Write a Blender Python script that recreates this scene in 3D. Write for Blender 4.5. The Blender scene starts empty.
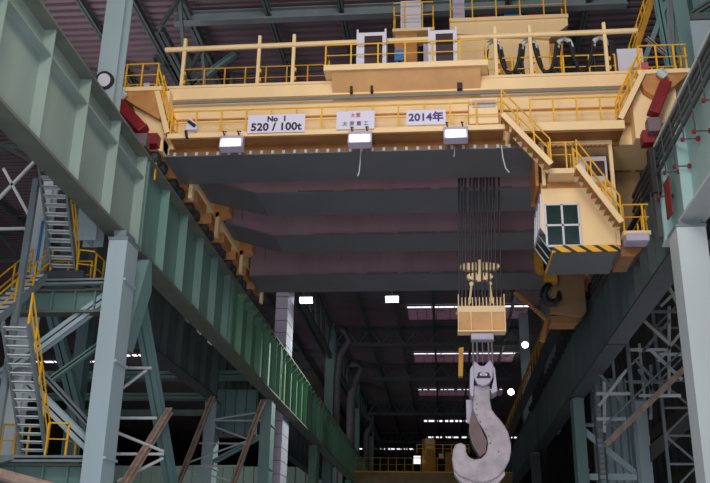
import bpy, math, random
from mathutils import Vector as V, Matrix
random.seed(4)
col = bpy.context.scene.collection
# ------------------------------------------------------------------ materials
def lin(c): return tuple((x/12.92 if x <= .04045 else ((x+.055)/1.055)**2.4) for x in [k/255 for k in c])+(1,)
def mat(name, rgb, rough=.55, metal=0, var=.12, scale=1.2, grime=.0, emit=None, es=0, streak=False):
    m = bpy.data.materials.new(name); m.use_nodes = True; nt = m.node_tree; N = nt.nodes; L = nt.links
    b = N['Principled BSDF']; b.inputs['Roughness'].default_value = rough; b.inputs['Metallic'].default_value = metal
    tc = N.new('ShaderNodeTexCoord'); mp = N.new('ShaderNodeMapping')
    mp.inputs['Scale'].default_value = (1, 1, .25) if streak else (1, 1, 1)
    no = N.new('ShaderNodeTexNoise'); no.inputs['Scale'].default_value = scale; no.inputs['Detail'].default_value = 5
    cr = N.new('ShaderNodeValToRGB'); c = lin(rgb)
    cr.color_ramp.elements[0].position = .3; cr.color_ramp.elements[1].position = .7
    cr.color_ramp.elements[0].color = tuple(x*(1-var-grime) for x in c[:3])+(1,)
    cr.color_ramp.elements[1].color = tuple(min(1, x*(1+var*.5)) for x in c[:3])+(1,)
    L.new(tc.outputs['Object'], mp.inputs[0]); L.new(mp.outputs[0], no.inputs['Vector'])
    L.new(no.outputs['Fac'], cr.inputs[0]); L.new(cr.outputs[0], b.inputs['Base Color'])
    if emit:
        b.inputs['Emission Color'].default_value = lin(emit); b.inputs['Emission Strength'].default_value = es
    return m
M = dict(
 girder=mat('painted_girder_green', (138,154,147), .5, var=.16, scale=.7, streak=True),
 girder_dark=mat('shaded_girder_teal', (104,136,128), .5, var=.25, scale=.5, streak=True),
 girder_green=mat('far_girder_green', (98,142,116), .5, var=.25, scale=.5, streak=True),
 girder_black=mat('shade_painted_girder', (86,100,100), .6, var=.3, scale=.4, streak=True),  # crane shadow on the far right girders put into the colour
 girder_pale=mat('pale_teal_girder', (156,186,184), .5, var=.1, scale=.6, streak=True),
 flange=mat('flange_olive', (104,110,100), .6, var=.2),
 column=mat('column_blue_grey', (160,178,184), .5, var=.1, scale=.6, streak=True),
 column_teal=mat('column_teal', (108,138,138), .5, var=.15, scale=.6, streak=True),
 column_white=mat('column_white', (196,204,206), .5, var=.1, scale=.6, streak=True),
 steel=mat('grey_steel', (120,130,134), .5, var=.15),
 steel_light=mat('pale_steel', (196,202,202), .5, var=.12),
 steel_dark=mat('dark_steel', (62,66,70), .6, var=.2),
 truss=mat('truss_grey_green', (88,100,100), .6, var=.2),
 rust=mat('rusty_angle', (172,146,132), .8, var=.35, scale=3),
 cream=mat('crane_cream', (246,212,160), .5, var=.07, scale=.8, streak=True),
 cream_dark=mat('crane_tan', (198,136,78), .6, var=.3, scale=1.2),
 shield=mat('heat_shield_grey', (104,104,108), .5, var=.12, scale=.5),
 maroon=mat('girder_maroon', (158,128,138), .55, var=.18, scale=.6, streak=True),
 tan=mat('dusty_tan', (150,118,82), .6, var=.25),
 brown_and_shade=mat('crane_brown_and_shade', (158,104,56), .6, var=.3),  # walkway soffit shade put into the colour; bracket and box base share it
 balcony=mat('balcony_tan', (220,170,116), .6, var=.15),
 red=mat('buffer_red', (130,24,34), .5, var=.25, scale=2),
 yellow=mat('safety_yellow', (240,178,30), .5, var=.15, scale=2),
 ochre=mat('ochre_yellow', (196,140,40), .6, var=.25, scale=1.5),
 white=mat('cabinet_white', (214,210,222), .45, var=.05),
 lilac=mat('lilac_grey', (186,176,198), .5, var=.1, scale=2),
 window_dark=mat('grille_maroon', (52,26,34), .4, var=.2, scale=4),
 glass=mat('cab_glass', (44,62,60), .08, var=.3, scale=1.5),
 black=mat('black_rubber', (26,26,32), .6, var=.2),
 rope=mat('greased_rope', (44,38,48), .5, var=.3, scale=6),
 hook=mat('forged_hook', (182,170,178), .6, var=.22, scale=2.2, grime=.08),
 hookin=mat('hook_liner_brown', (120,100,102), .7, var=.3, scale=2),
 blue=mat('motor_blue', (40,120,190), .5),
 duct=mat('duct_grey', (118,112,118), .5, var=.2, scale=2),
 purple=mat('sign_purple_ink', (70,52,120), .6),
 ink=mat('sign_ink', (40,36,66), .6), redink=mat('sign_red_ink', (196,80,96), .6),
 sign=mat('sign_white', (222,216,236), .5, var=.04),
 floor=mat('floor_concrete', (70,68,66), .8, var=.3, scale=.2),
 wall=mat('wall_dark_sheet', (70,70,74), .8, var=.25, scale=.3),
 wall_brown=mat('wall_band_brown', (86,82,78), .8, var=.25, scale=.3),
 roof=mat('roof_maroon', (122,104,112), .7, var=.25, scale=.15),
 lampface=mat('lamp_glow', (255,255,255), .4, emit=(236,232,255), es=5),
 starlamp=mat('star_lamp_glow', (255,255,255), .4, emit=(255,246,240), es=60),
 skylight=mat('skylight_glow', (240,236,240), .5, emit=(235,232,240), es=1.6),
 skypink=mat('skylight_pink', (150,110,130), .6, emit=(170,120,150), es=.13, var=.6, scale=1.4),
)
def hazard():
    m = bpy.data.materials.new('hazard_stripes'); m.use_nodes = True; N = m.node_tree.nodes; L = m.node_tree.links
    b = N['Principled BSDF']; b.inputs['Roughness'].default_value = .5
    tc = N.new('ShaderNodeTexCoord'); w = N.new('ShaderNodeTexWave'); w.wave_type = 'BANDS'; w.bands_direction = 'DIAGONAL'
    w.inputs['Scale'].default_value = 1.05
    mp = N.new('ShaderNodeMapping'); mp.inputs['Scale'].default_value = (1.1, 0, 1.6)
    cr = N.new('ShaderNodeValToRGB'); cr.color_ramp.interpolation = 'CONSTANT'
    cr.color_ramp.elements[0].color = lin((28,26,26)); cr.color_ramp.elements[1].color = lin((240,176,20)); cr.color_ramp.elements[1].position = .3
    L.new(tc.outputs['Object'], mp.inputs[0]); L.new(mp.outputs[0], w.inputs['Vector']); L.new(w.outputs['Fac'], cr.inputs[0]); L.new(cr.outputs[0], b.inputs['Base Color'])
    return m
M['hazard'] = hazard()
# ------------------------------------------------------------------ mesh builder
class MB:
    def __init__(s): s.v = []; s.f = []
    def box(s, a, b):
        x0,y0,z0 = a; x1,y1,z1 = b; n = len(s.v)
        s.v += [(x0,y0,z0),(x1,y0,z0),(x1,y1,z0),(x0,y1,z0),(x0,y0,z1),(x1,y0,z1),(x1,y1,z1),(x0,y1,z1)]
        s.f += [tuple(n+i for i in q) for q in ((0,3,2,1),(4,5,6,7),(0,1,5,4),(1,2,6,5),(2,3,7,6),(3,0,4,7))]
        return s
    def frame(s, p, q, up=(0,0,1)):
        p = V(p); q = V(q); d = (q-p).normalized(); u = V(up)
        if abs(d.dot(u)) > .98: u = V((0,1,0))
        r = d.cross(u).normalized(); u = r.cross(d); return p, q, r, u
    def bar(s, p, q, w, h=None, up=(0,0,1), off=(0,0)):
        h = h or w; p,q,r,u = s.frame(p,q,up); n = len(s.v); o = r*off[0]+u*off[1]
        for c in (p,q):
            for a,b in ((-1,-1),(1,-1),(1,1),(-1,1)): s.v.append(tuple(c+o+r*a*w/2+u*b*h/2))
        s.f += [tuple(n+i for i in k) for k in ((3,2,1,0),(4,5,6,7),(0,1,5,4),(1,2,6,5),(2,3,7,6),(3,0,4,7))]
        return s
    def ibeam(s, p, q, w, h, t=.05, up=(0,0,1)):
        s.bar(p,q,t,h,up); s.bar(p,q,w,t,up,(0,h/2-t/2)); s.bar(p,q,w,t,up,(0,-h/2+t/2)); return s
    def tube(s, pts, r, n=8, cap=True):
        if not isinstance(pts[0], (tuple, list, V)): raise ValueError
        rs = r if isinstance(r, (list,tuple)) else [r]*len(pts)
        base = len(s.v); P = [V(p) for p in pts]
        for i,p in enumerate(P):
            d = (P[min(i+1,len(P)-1)]-P[max(i-1,0)]).normalized()
            a = V((0,0,1)) if abs(d.z) < .9 else V((0,1,0)); x = d.cross(a).normalized(); y = x.cross(d)
            for k in range(n):
                t = 2*math.pi*k/n; s.v.append(tuple(p+(x*math.cos(t)+y*math.sin(t))*rs[i]))
        for i in range(len(P)-1):
            for k in range(n):
                a = base+i*n+k; b = base+i*n+(k+1)%n; s.f.append((a,b,b+n,a+n))
        if cap: s.f.append(tuple(base+k for k in range(n))[::-1]); s.f.append(tuple(base+(len(P)-1)*n+k for k in range(n)))
        return s
    def prism(s, poly, ax, a, b):   # poly in the two other axes
        n = len(s.v); k = len(poly)
        def mk(p, t): return {'X':(t,p[0],p[1]), 'Y':(p[0],t,p[1]), 'Z':(p[0],p[1],t)}[ax]
        s.v += [mk(p,a) for p in poly]+[mk(p,b) for p in poly]
        s.f.append(tuple(range(n,n+k))); s.f.append(tuple(range(n+k,n+2*k))[::-1])
        for i in range(k): j = (i+1)%k; s.f.append((n+i,n+k+i,n+k+j,n+j))
        return s
    def quad(s, *p):
        n = len(s.v); s.v += [tuple(x) for x in p]; s.f.append(tuple(range(n,n+len(p)))); return s
    def build(s, name, m, parent=None, bevel=0, smooth=False, loc=None):
        me = bpy.data.meshes.new(name); o = bpy.data.objects.new(name, me); col.objects.link(o)
        base = V((0,0,0))
        if parent is not None:
            o.parent = parent; q = parent
            while q is not None: base += q.location; q = q.parent
        elif loc is not None: o.location = loc; base = V(loc)
        me.from_pydata([tuple(V(v)-base) for v in s.v], [], s.f); me.materials.append(m)
        import bmesh
        b = bmesh.new(); b.from_mesh(me); bmesh.ops.recalc_face_normals(b, faces=b.faces); b.to_mesh(me); b.free()
        if smooth:
            for p in me.polygons: p.use_smooth = True
        if bevel:
            md = o.modifiers.new('bevel','BEVEL'); md.width = bevel; md.segments = 2; md.limit_method = 'ANGLE'
        return o
def tag(o, label, cat, group=None):
    o['label'] = label; o['category'] = cat
    if group: o['group'] = group
    return o
def thing(name, label, cat, loc=(0,0,0), group=None):
    o = bpy.data.objects.new(name, None); o.empty_display_size = .3; col.objects.link(o); o.location = loc
    return tag(o, label, cat, group)
def struct(name, mb, m):
    o = mb.build(name, m); o['kind'] = 'structure'; return o
def dup(root, dloc, label=None):
    r = root.copy(); col.objects.link(r); r.location = V(root.location)+V(dloc)
    if label: r['label'] = label
    for ch in list(root.children):
        c = ch.copy(); col.objects.link(c); c.parent = r
        for g in ch.children:
            d = g.copy(); col.objects.link(d); d.parent = c
    return r
def lerp(a,b,t): return tuple(a[i]+(b[i]-a[i])*t for i in range(3))
def railing(parent, pts, n, h=1.1, m=None, r=.03, name='railing', mids=(.52,), closed_post=True):
    """hand rail with n bays along the path; posts are sub-parts"""
    m = m or M['yellow']; P = [V(p) for p in pts]; mb = MB()
    up = V((0,0,h))
    for k in (1.0,)+tuple(mids):
        mb.tube([p+up*k for p in P], r*(1 if k == 1 else .7), 6)
    rail = mb.build(name, m, parent)
    L = [(P[i+1]-P[i]).length for i in range(len(P)-1)]; T = sum(L)
    ds = set(round(T*i/n,4) for i in range(n+1)); acc = 0
    for d in sorted(ds):
        a = d; i = 0
        while i < len(L)-1 and a > L[i]+1e-4: a -= L[i]; i += 1
        p = P[i]+(P[i+1]-P[i])*min(1,a/max(L[i],1e-6))
        if parent.parent is None: MB().bar(p, p+up, r*1.9).build('post', m, rail)
        else: mb2 = MB().bar(p, p+up, r*1.9); mb2.build('post', m, parent)
    return rail
# ------------------------------------------------------------------ SETTING
X0, X1, YB = -62, 44, 215
struct('floor', MB().box((X0,-12,-.3),(X1,YB,0)), M['floor'])
rf = MB(); y = -8.0; k = 0
while y < YB:      # trapezoid roof sheet ribs running across the hall
    rf.quad((X0,y,28.18),(X1,y,28.18),(X1,y+.2,28.18),(X0,y+.2,28.18))
    rf.quad((X0,y+.2,28.18),(X1,y+.2,28.18),(X1,y+.24,28.0),(X0,y+.24,28.0))
    rf.quad((X0,y+.24,28.0),(X1,y+.24,28.0),(X1,y+.51,28.0),(X0,y+.51,28.0))
    rf.quad((X0,y+.51,28.0),(X1,y+.51,28.0),(X1,y+.55,28.18),(X0,y+.55,28.18))
    y += .55
rf.quad((X0,-8,28.5),(X1,-8,28.5),(X1,YB,28.5),(X0,YB,28.5))
struct('ceiling', rf, M['roof'])
w = MB().box((X0,YB,0),(X1,YB+.4,28.5))
for i in range(60): w.box((X0+i*1.8,YB-.15,0),(X0+i*1.8+.5,YB,28))
struct('wall_back', w, M['wall'])
struct('wall_left', MB().box((X0-.4,-8,0),(X0,YB,28.5)), M['wall'])
w = MB().box((-60,120,0),(-13.2,120.3,15))
for i in range(34): w.box((-60+i*1.38,119.8,0),(-59.5+i*1.38,120,15))
struct('wall_aisle', w, M['girder'])
w = MB().box((20,22,0),(20.3,YB,28.5))
for i in range(70): w.box((19.85,24+i*2.7,0),(20,24.8+i*2.7,28))
struct('wall_right', w, M['wall'])
for i,(z0,z1) in enumerate(((4.6,6.4),(9.0,10.2),(14.2,15.2))):
    struct('trim_%d'%(i+1), MB().box((19.6,24,z0),(19.84,YB-1,z1)), M['wall_brown'])
n = 0
for (xa,xb,ya) in ((-3.5,9,89.3),(-3.5,9,110),(-3.6,9,133),(-3.4,9,162),(-3.0,22,182),(-26,-6,200),(-41,-35,110.5),(-56,-45,114),(-36,-30,128)):
    n += 1; mb = MB(); x = xa
    while x < xb-.1:
        l = min(random.uniform(.5,1.9), xb-x); mb.box((x,ya,27.86),(x+l*(.92 if ya < 112 and xa > -10 else .62),ya+.7+(ya>150)*.5,27.95)); x += l
    o = struct('window_%d'%n, mb, M['skylight'])
    if ya < 140 and xa > -10:
        mb = MB(); x = xa
        while x < xb-.1:
            l = min(random.uniform(.9,1.5), xb-x); mb.box((x,ya+1.2,27.86),(x+l-.07,ya+5.2,27.95)); x += l
        p = mb.build('translucent_panel', M['skypink'], o)
        fr = MB()
        for yy in (ya-.15, ya+.95, ya+5.3): fr.box((xa-.2,yy-.1,27.8),(xb+.2,yy+.1,27.93))
        fr.build('window_frame', M['truss'], o)
# ------------------------------------------------------------------ ROOF STEEL
def roof_truss(y, label, zb=26.0, xa=-12, xb=9):
    t = thing('roof_truss', label, 'roof truss', (xa,y,zb), 'trusses spanning the hall under the roof')
    MB().ibeam((xa,y,zb),(xb,y,zb),.45,.42,.06).build('bottom_chord', M['truss'], t)
    MB().ibeam((xa,y,27.75),(xb,y,27.75),.3,.3,.05).build('top_chord', M['truss'], t)
    n = 8
    for i in range(n):
        a = xa+(xb-xa)*i/n; b = xa+(xb-xa)*(i+1)/n; m = (a+b)/2
        MB().bar((a,y,zb),(m,y,27.7),.14).build('diagonal', M['truss'], t)
        MB().bar((m,y,27.7),(b,y,zb),.14).build('diagonal', M['truss'], t)
    return t
names = ['roof truss crossing just above the crane trolley','second roof truss beyond the crane','third roof truss beyond the crane','fourth roof truss beyond the crane',
 'fifth roof truss beyond the crane','sixth roof truss beyond the crane','farthest roof truss before the end wall']
for y,l in zip((60,76,98,117,144,176,190), names): roof_truss(y, 'grey-green lattice '+l)
def purlin_frame(x, label, z=27.6, ya=30, yb=200):
    t = thing('roof_beam', label, 'roof beam', (x,ya,z), 'beams running lengthwise under the roof')
    MB().ibeam((x,ya,z),(x,yb,z),.26,.34,.05).build('beam', M['truss'], t)
    for i in range(12):
        y = ya+4+i*7; MB().bar((x,y,z-.1),(x+1.2,y+1.2,z+.3),.09).build('bracket', M['truss'], t)
for x,l in ((-20,'dark lengthwise roof beam left of the big blue-grey column'),(-17.2,'dark roof beam running beside the upper left column'),(-14.6,'lengthwise roof beam right of the upper left column'),
            (-8.2,'lengthwise roof beam above the left end of the crane'),(-4.6,'lengthwise roof beam at the left edge of the skylights'),
            (-.8,'lengthwise roof beam above the rating signs'),(3.4,'lengthwise roof beam above the festoon cables'),(7.2,'lengthwise roof beam nearest the right columns'),
            (-25,'dark roof beam of the left aisle'),(-33,'dark roof beam at far left of the left aisle')):
    purlin_frame(x,l)
for y,l in ((46,'nearest'),(66,'second'),(88,'third'),(108,'farthest')): roof_truss(y,'dark lattice truss of the left aisle roof, '+l+' from the viewer',25.3,-52,-16)
# left longitudinal truss over the runway (lattice girder at upper left)
t = thing('eaves_truss','lattice truss running lengthwise above the left runway','roof truss',(-12.2,33,24))
MB().ibeam((-12.2,33,24.2),(-12.2,190,24.2),.4,.4,.06).build('bottom_chord', M['truss'], t)
MB().ibeam((-12.2,33,27.5),(-12.2,190,27.5),.4,.4,.06).build('top_chord', M['truss'], t)
for i in range(36):
    y = 33+i*4.3; MB().bar((-12.2,y,24.3),(-12.2,y+2.15,27.4),.16).build('diagonal', M['truss'], t)
    MB().bar((-12.2,y+2.15,27.4),(-12.2,y+4.3,24.3),.16).build('diagonal', M['truss'], t)
# braces near upper left, behind the crane
for (a,b,wd,l) in (((-13.6,41,25.6),(-10.8,41,27.95),.3,'pale diagonal knee brace behind the left crane walkway'),
                 ((-13.6,41,27.9),(-12.3,41,25.0),.45,'broad grey-green brace running down to the left lattice column'),
                 ((-15.2,41,27.9),(-13.9,41,24.8),.35,'grey-green brace left of the lattice column')):
    tag(MB().ibeam(a,b,wd,wd,.05).build('roof_brace', M['truss'] if wd>.3 else M['column_teal'], loc=a), l, 'brace')
o = MB().ibeam((-13,37,27.5),(9,37,27.5),.45,.6,.06).build('roof_girder',M['steel'],loc=(-13,37,27.5)); tag(o,'pale grey-green roof girder crossing above the crane','roof beam')
# ------------------------------------------------------------------ RUNWAY GIRDERS
def girder(xw, side, y0, y1, m, label, sy, hz=True, zb=12.4, zt=16.0, fm=None, near=False):
    """side=+1: stiffened face looks to +x"""
    t = thing('runway_girder', label, 'girder', (xw,y0,zb), 'crane runway girders')
    s = side
    MB().box((xw-.02,y0,zb+.06),(xw+.02,y1,zt-.06)).build('web', m, t)
    MB().box((xw-(.26 if near else .42),y0,zb-.03),(xw+(.5 if xw > 8 else .42),y1,zb+.06)).build('bottom_flange', fm or M['flange'], t)
    MB().box((xw-.45,y0,zt-.06),(xw+.45,y1,zt+.03)).build('top_flange', fm or M['flange'], t)
    if hz: MB().box((xw,y0,zt-.93),(xw+s*.34,y1,zt-.88)).build('long_stiffener', m, t)
    for y in sy:
        mb = MB()
        for k in (1,-1): mb.box((xw,y-.02,zb+.06),(xw+k*.36,y+.02,zt-.06))
        mb.build('stiffener', m, t)
    MB().box((xw-.07,y0,zt+.03),(xw+.07,y1,zt+.48)).build('crane_rail', M['steel_dark'], t)
    for y in (y0+.12, y1-.12): MB().box((xw-.38,y-.06,zb+.06),(xw+.38,y+.06,zt-.06)).build('end_plate', m, t)
    return t
def rng(a,b,st):
    r = []; 
    while a < b: r.append(a); a += st
    return r
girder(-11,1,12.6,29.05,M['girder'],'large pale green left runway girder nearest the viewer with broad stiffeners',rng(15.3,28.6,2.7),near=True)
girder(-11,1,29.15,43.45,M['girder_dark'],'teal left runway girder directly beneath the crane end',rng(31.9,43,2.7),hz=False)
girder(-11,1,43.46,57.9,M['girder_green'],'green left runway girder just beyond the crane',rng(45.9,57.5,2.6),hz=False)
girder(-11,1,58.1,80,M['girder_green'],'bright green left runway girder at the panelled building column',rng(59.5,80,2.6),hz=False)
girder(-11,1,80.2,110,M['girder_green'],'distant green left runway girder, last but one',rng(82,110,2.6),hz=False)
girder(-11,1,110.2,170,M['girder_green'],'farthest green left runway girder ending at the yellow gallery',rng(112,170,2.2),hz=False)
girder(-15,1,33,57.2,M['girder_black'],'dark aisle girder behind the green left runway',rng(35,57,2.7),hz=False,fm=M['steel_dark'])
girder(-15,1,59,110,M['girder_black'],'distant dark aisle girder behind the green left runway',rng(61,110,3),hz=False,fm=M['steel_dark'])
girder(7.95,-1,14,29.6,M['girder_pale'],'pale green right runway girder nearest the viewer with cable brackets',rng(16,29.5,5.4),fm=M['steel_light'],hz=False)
girder(8.33,-1,29.8,43.2,M['girder_black'],'dark shade-painted right runway girder under the crane cab',rng(31,43,1.35),hz=False,fm=M['steel_dark'])
girder(8.33,-1,43.4,57.4,M['girder_black'],'dark shade-painted right runway girder behind the tan box',rng(45,57,1.35),hz=False,fm=M['steel_dark'])
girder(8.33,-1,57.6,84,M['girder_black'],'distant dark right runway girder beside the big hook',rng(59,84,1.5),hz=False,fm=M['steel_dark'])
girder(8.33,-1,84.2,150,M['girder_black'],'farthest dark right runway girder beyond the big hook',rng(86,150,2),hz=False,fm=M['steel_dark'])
t = thing('runway_railing','yellow handrail running along the top of the left green runway','railing',(-11.9,62,16.6))
MB().bar((-11.9,62,15.95),(-11.9,165,15.95),.7,.06).build('walkway', M['steel_dark'], t)
railing(t, [(-11.9,62,16.0),(-11.9,165,16.0)], 44, 1.1, r=.04)
t = thing('runway_railing','thin yellow handrail running along the dark right runway','railing',(6.9,52,16.6))
MB().bar((7.2,52,16.55),(7.2,120,16.55),.7,.06).build('walkway', M['steel_dark'], t)
railing(t, [(6.9,52,16.6),(6.9,120,16.6)], 28, 1.1, m=M['ochre'], r=.045)
# scalloped shadow below the green girder's top flange, modelled as small prisms
for (y,l) in ((60,''),):
    t = thing('flange_shade_scallops','row of small shapes standing in for scalloped shadow under the top flange of the green left girder','bracket',(-10.6,46,16.2),None)
    for i in range(40):
        y = 46+i*1.5; MB().prism([(-10.98,15.93),(-10.5,15.93),(-10.55,15.75),(-10.98,15.4)],'Y',y-.05,y+.12).build('bracket', M['girder_green'], t)
# ------------------------------------------------------------------ LEFT COLUMNS
def crane_column(x0,x1,y0,y1,zt,m,label,ms=None,web=True):
    t = thing('crane_column', label, 'column', ((x0+x1)/2,(y0+y1)/2,0), 'columns carrying the crane runways')
    MB().box((x0,y0,0),(x1,y0+.08,zt)).box((x0,y1-.08,0),(x1,y1,zt)).box(((x0+x1)/2-.04,y0+.09,0),((x0+x1)/2+.04,y1-.09,zt-.02)).box((x0,y0+.08,0),(x0+.05,y1-.08,zt)).box((x1-.05,y0+.08,0),(x1,y1-.08,zt)).build('shaft', m, t)
    MB().box((x0-.03,y0-.03,zt),(x1+.03,y1+.03,zt+.1)).box((x0+.1,y0+.1,zt+.1),(x1-.1,y1-.1,12.37)).build('bearing_cap', M['steel'], t)
    MB().box((x0-.2,y0-.2,0),(x1+.2,y1+.2,.25)).build('base_plate', M['steel_dark'], t)
    for z in (4.9,7.9,10.6): MB().box((x1,y0+.02,z),(x1+.08,y1-.02,z+.08)).build('bracket_plate', m, t)
    return t
crane_column(-10.93,-10.3,27,28.1,12.0,M['column'],'broad pale blue-grey column under the near left girder joint')
crane_column(-15.4,-14.65,57.3,58.6,12.1,M['column'],'pale outer column of the second left column pair')
crane_column(-11.7,-11.0,57.3,58.6,12.2,M['column_teal'],'green-grey inner column of the second left column pair')
crane_column(-11.7,-11.0,79,80.8,12.2,M['girder_green'],'green column under the left runway, fourth from the viewer')
crane_column(-11.7,-11.0,109,111,12.2,M['girder_green'],'farthest green column under the left runway')
crane_column(7.36,8.25,27,28.0,12.1,M['column_white'],'broad white column under the near right girder')
crane_column(11.7,12.5,57.3,58.6,12.2,M['column'],'pale column beside the lattice bracing on the right')
crane_column(8.05,8.7,56.8,58.2,12.2,M['column_teal'],'slim teal column under the dark right runway')
crane_column(7.85,8.55,83,84.6,12.2,M['girder_black'],'dark column under the right runway, right of the hook')
# diagonal gusset behind the near left column
t = tag(MB().prism([(28.4,9.4),(29.6,12.2),(29.9,12.2),(30.2,11.2),(28.9,8.6),(28.4,8.6)],'X',-11.05,-10.4).build('haunch', M['column_teal'], loc=(-10.7,28.4,9)),'teal haunch bracket against the near left column','bracket')
def building_column(x,y,wx,wy,z0,m,label,panel=False,zt=28):
    t = thing('building_column', label, 'column', (x,y,z0), 'tall columns rising to the roof')
    MB().box((x-wx/2,y-wy/2,z0),(x+wx/2,y-wy/2+.06,zt)).box((x-wx/2,y+wy/2-.06,z0),(x+wx/2,y+wy/2,zt)).box((x-.04,y-wy/2+.07,z0+.02),(x+.04,y+wy/2-.07,zt-.02)).build('shaft', m, t)
    if panel:
        mb = MB(); z = z0
        while z < 27.5: mb.box((x-wx/2-.03,y-wy/2-.05,z),(x+wx/2+.03,y+wy/2,z+.86)); z += .92
        mb.build('cladding', M['lilac'], t)
    return t
building_column(-12.2,28.4,.74,.75,12.4,M['column'],'big pale blue column rising past the left end of the crane')
building_column(-11.8,64.8,.85,2.6,0,M['duct'],'lilac panelled column rising behind the green left girder',True)
building_column(-12.3,97,.95,1.6,0,M['column_teal'],'teal green column behind the green left girder near the floodlight')
building_column(-12.3,128,.9,1.5,0,M['column_teal'],'distant teal column beside the second duct')
building_column(-12.3,155,.9,1.5,0,M['column_teal'],'farthest teal column on the left of the hall')
building_column(11.6,35.2,.7,1.0,0,M['column_teal'],'teal column at the upper right corner')
building_column(8.6,93,.9,1.2,12.4,M['column'],'pale column behind the small black hook on the right')
building_column(8.6,72,.9,1.2,12.4,M['steel'],'grey column rising between the two hooks')
building_column(-14.25,29.0,.5,.5,0,M['column_white'],'pale blue column behind the left stairs',False,15.0)
building_column(-18.5,44,.6,.8,0,M['column_teal'],'teal aisle column far behind the left stairs')
# lattice column upper left
def lattice(label, x, y, w, z0, z1, m, dz=1.6, r=.12, dy=0):
    t = thing('lattice_column', label, 'column', (x,y,z0), None)
    for sx in (-1,1): MB().bar((x+sx*w/2,y+sx*dy,z0),(x+sx*w/2,y+sx*dy,z1),r*1.5).build('chord', m, t)
    z = z0; s = 1
    while z+dz <= z1:
        MB().bar((x-s*w/2,y-s*dy,z),(x+s*w/2,y+s*dy,z+dz),r).build('lacing', m, t); MB().bar((x-w/2,y-dy,z),(x+w/2,y+dy,z),r).build('lacing', m, t)
        z += dz; s = -s
    return t
lattice('grey lattice column rising behind the left end of the crane', -12.2,43,1.5,16.8,28,M['truss'],1.3,.11)
lattice('second grey lattice column beyond the first at upper left', -12.2,52,1.4,16.8,28,M['truss'],1.3,.11)
# ------------------------------------------------------------------ LEFT PORTAL FRAME, BRACES
t = thing('portal_beam','green stiffened cross beam meeting the near left column','beam',(-14,28,10))
MB().box((-14.6,28.2,9.85),(-11.1,28.26,10.6)).build('web', M['girder_dark'], t)
MB().box((-14.6,27.95,9.8),(-11.1,28.5,9.88)).build('bottom_flange', M['flange'], t)
MB().box((-14.6,27.95,10.55),(-11.1,28.5,10.63)).build('top_flange', M['flange'], t)
for x in (-14,-13.1,-12.3,-11.6): MB().box((x-.02,28,9.85),(x+.02,28.2,10.6)).build('stiffener', M['column_teal'], t)
def brace(a,b,w,m,label,name='brace',h=None,kind='ibeam',cat='brace'):
    mb = MB()
    if kind == 'ibeam': mb.ibeam(a,b,w,h or w,.05,up=(0,1,0))
    elif kind == 'tube': mb.tube([a,b],w/2)
    else: mb.bar(a,b,w,h or w,up=(0,1,0))
    return tag(mb.build(name, m, loc=a), label, cat)
brace((-14.2,27.7,10.76),(-10.9,27.7,10.78),.2,M['steel'],'grey channel landing beam on the green cross beam','landing_beam',.2,cat='beam')
brace((-14.2,27.7,4.95),(-11.0,27.7,4.97),.2,M['steel'],'grey channel beam under the lowest stair landing','landing_beam',.2,cat='beam')
brace((-14.6,28.3,7.72),(-11.0,28.3,10.62),.34,M['column'],'pale diagonal brace rising to the near left column')
brace((-13.6,28.3,7.4),(-11.0,28.3,5.2),.36,M['column'],'pale diagonal brace falling to the foot of the left column')
brace((-14.6,29.6,7.0),(-11.2,29.6,9.6),.18,M['girder_dark'],'thin dark green diagonal behind the pale rising brace')
brace((-13.9,29.6,8.2),(-11.1,29.6,5.6),.2,M['steel'],'thin grey diagonal behind the pale falling brace')
t = thing('portal_beam','teal stiffened cross beam at the foot of the left stairs','beam',(-14,28,4))
MB().box((-14.6,28.2,3.9),(-11.1,28.26,4.85)).build('web', M['girder_dark'], t)
MB().box((-14.6,27.95,4.78),(-11.1,28.5,4.86)).build('top_flange', M['flange'], t)
for x in (-13.6,-12.6,-11.8): MB().box((x-.02,28,3.9),(x+.02,28.2,4.8)).build('stiffener', M['column_teal'], t)
brace((-17.9,38,13.4),(-15.3,38,6.7),.5,M['column_teal'],'broad teal slanting leg between the pale braces on the left')
brace((-11.6,31.6,12.2),(-11.6,39.7,4.2),.46,M['column_teal'],'broad teal slanting brace right of the near left column')
brace((-11.3,36.5,8.0),(-11.3,31.2,4.0),.26,M['rust'],'rusty brown brace resting on the teal slanting brace')
brace((-14.72,56.6,12.4),(-16.85,56.6,6.0),.3,M['rust'],'rusty brown brace leaning on the pale outer column')
brace((-11.45,56.6,12.1),(-13.35,56.6,6.0),.3,M['rust'],'rusty brown brace leaning on the green-grey inner column')
brace((-14.6,57.6,8.38),(-11.7,57.6,9.95),.3,M['column_teal'],'teal brace between the second pair of left columns')
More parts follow.
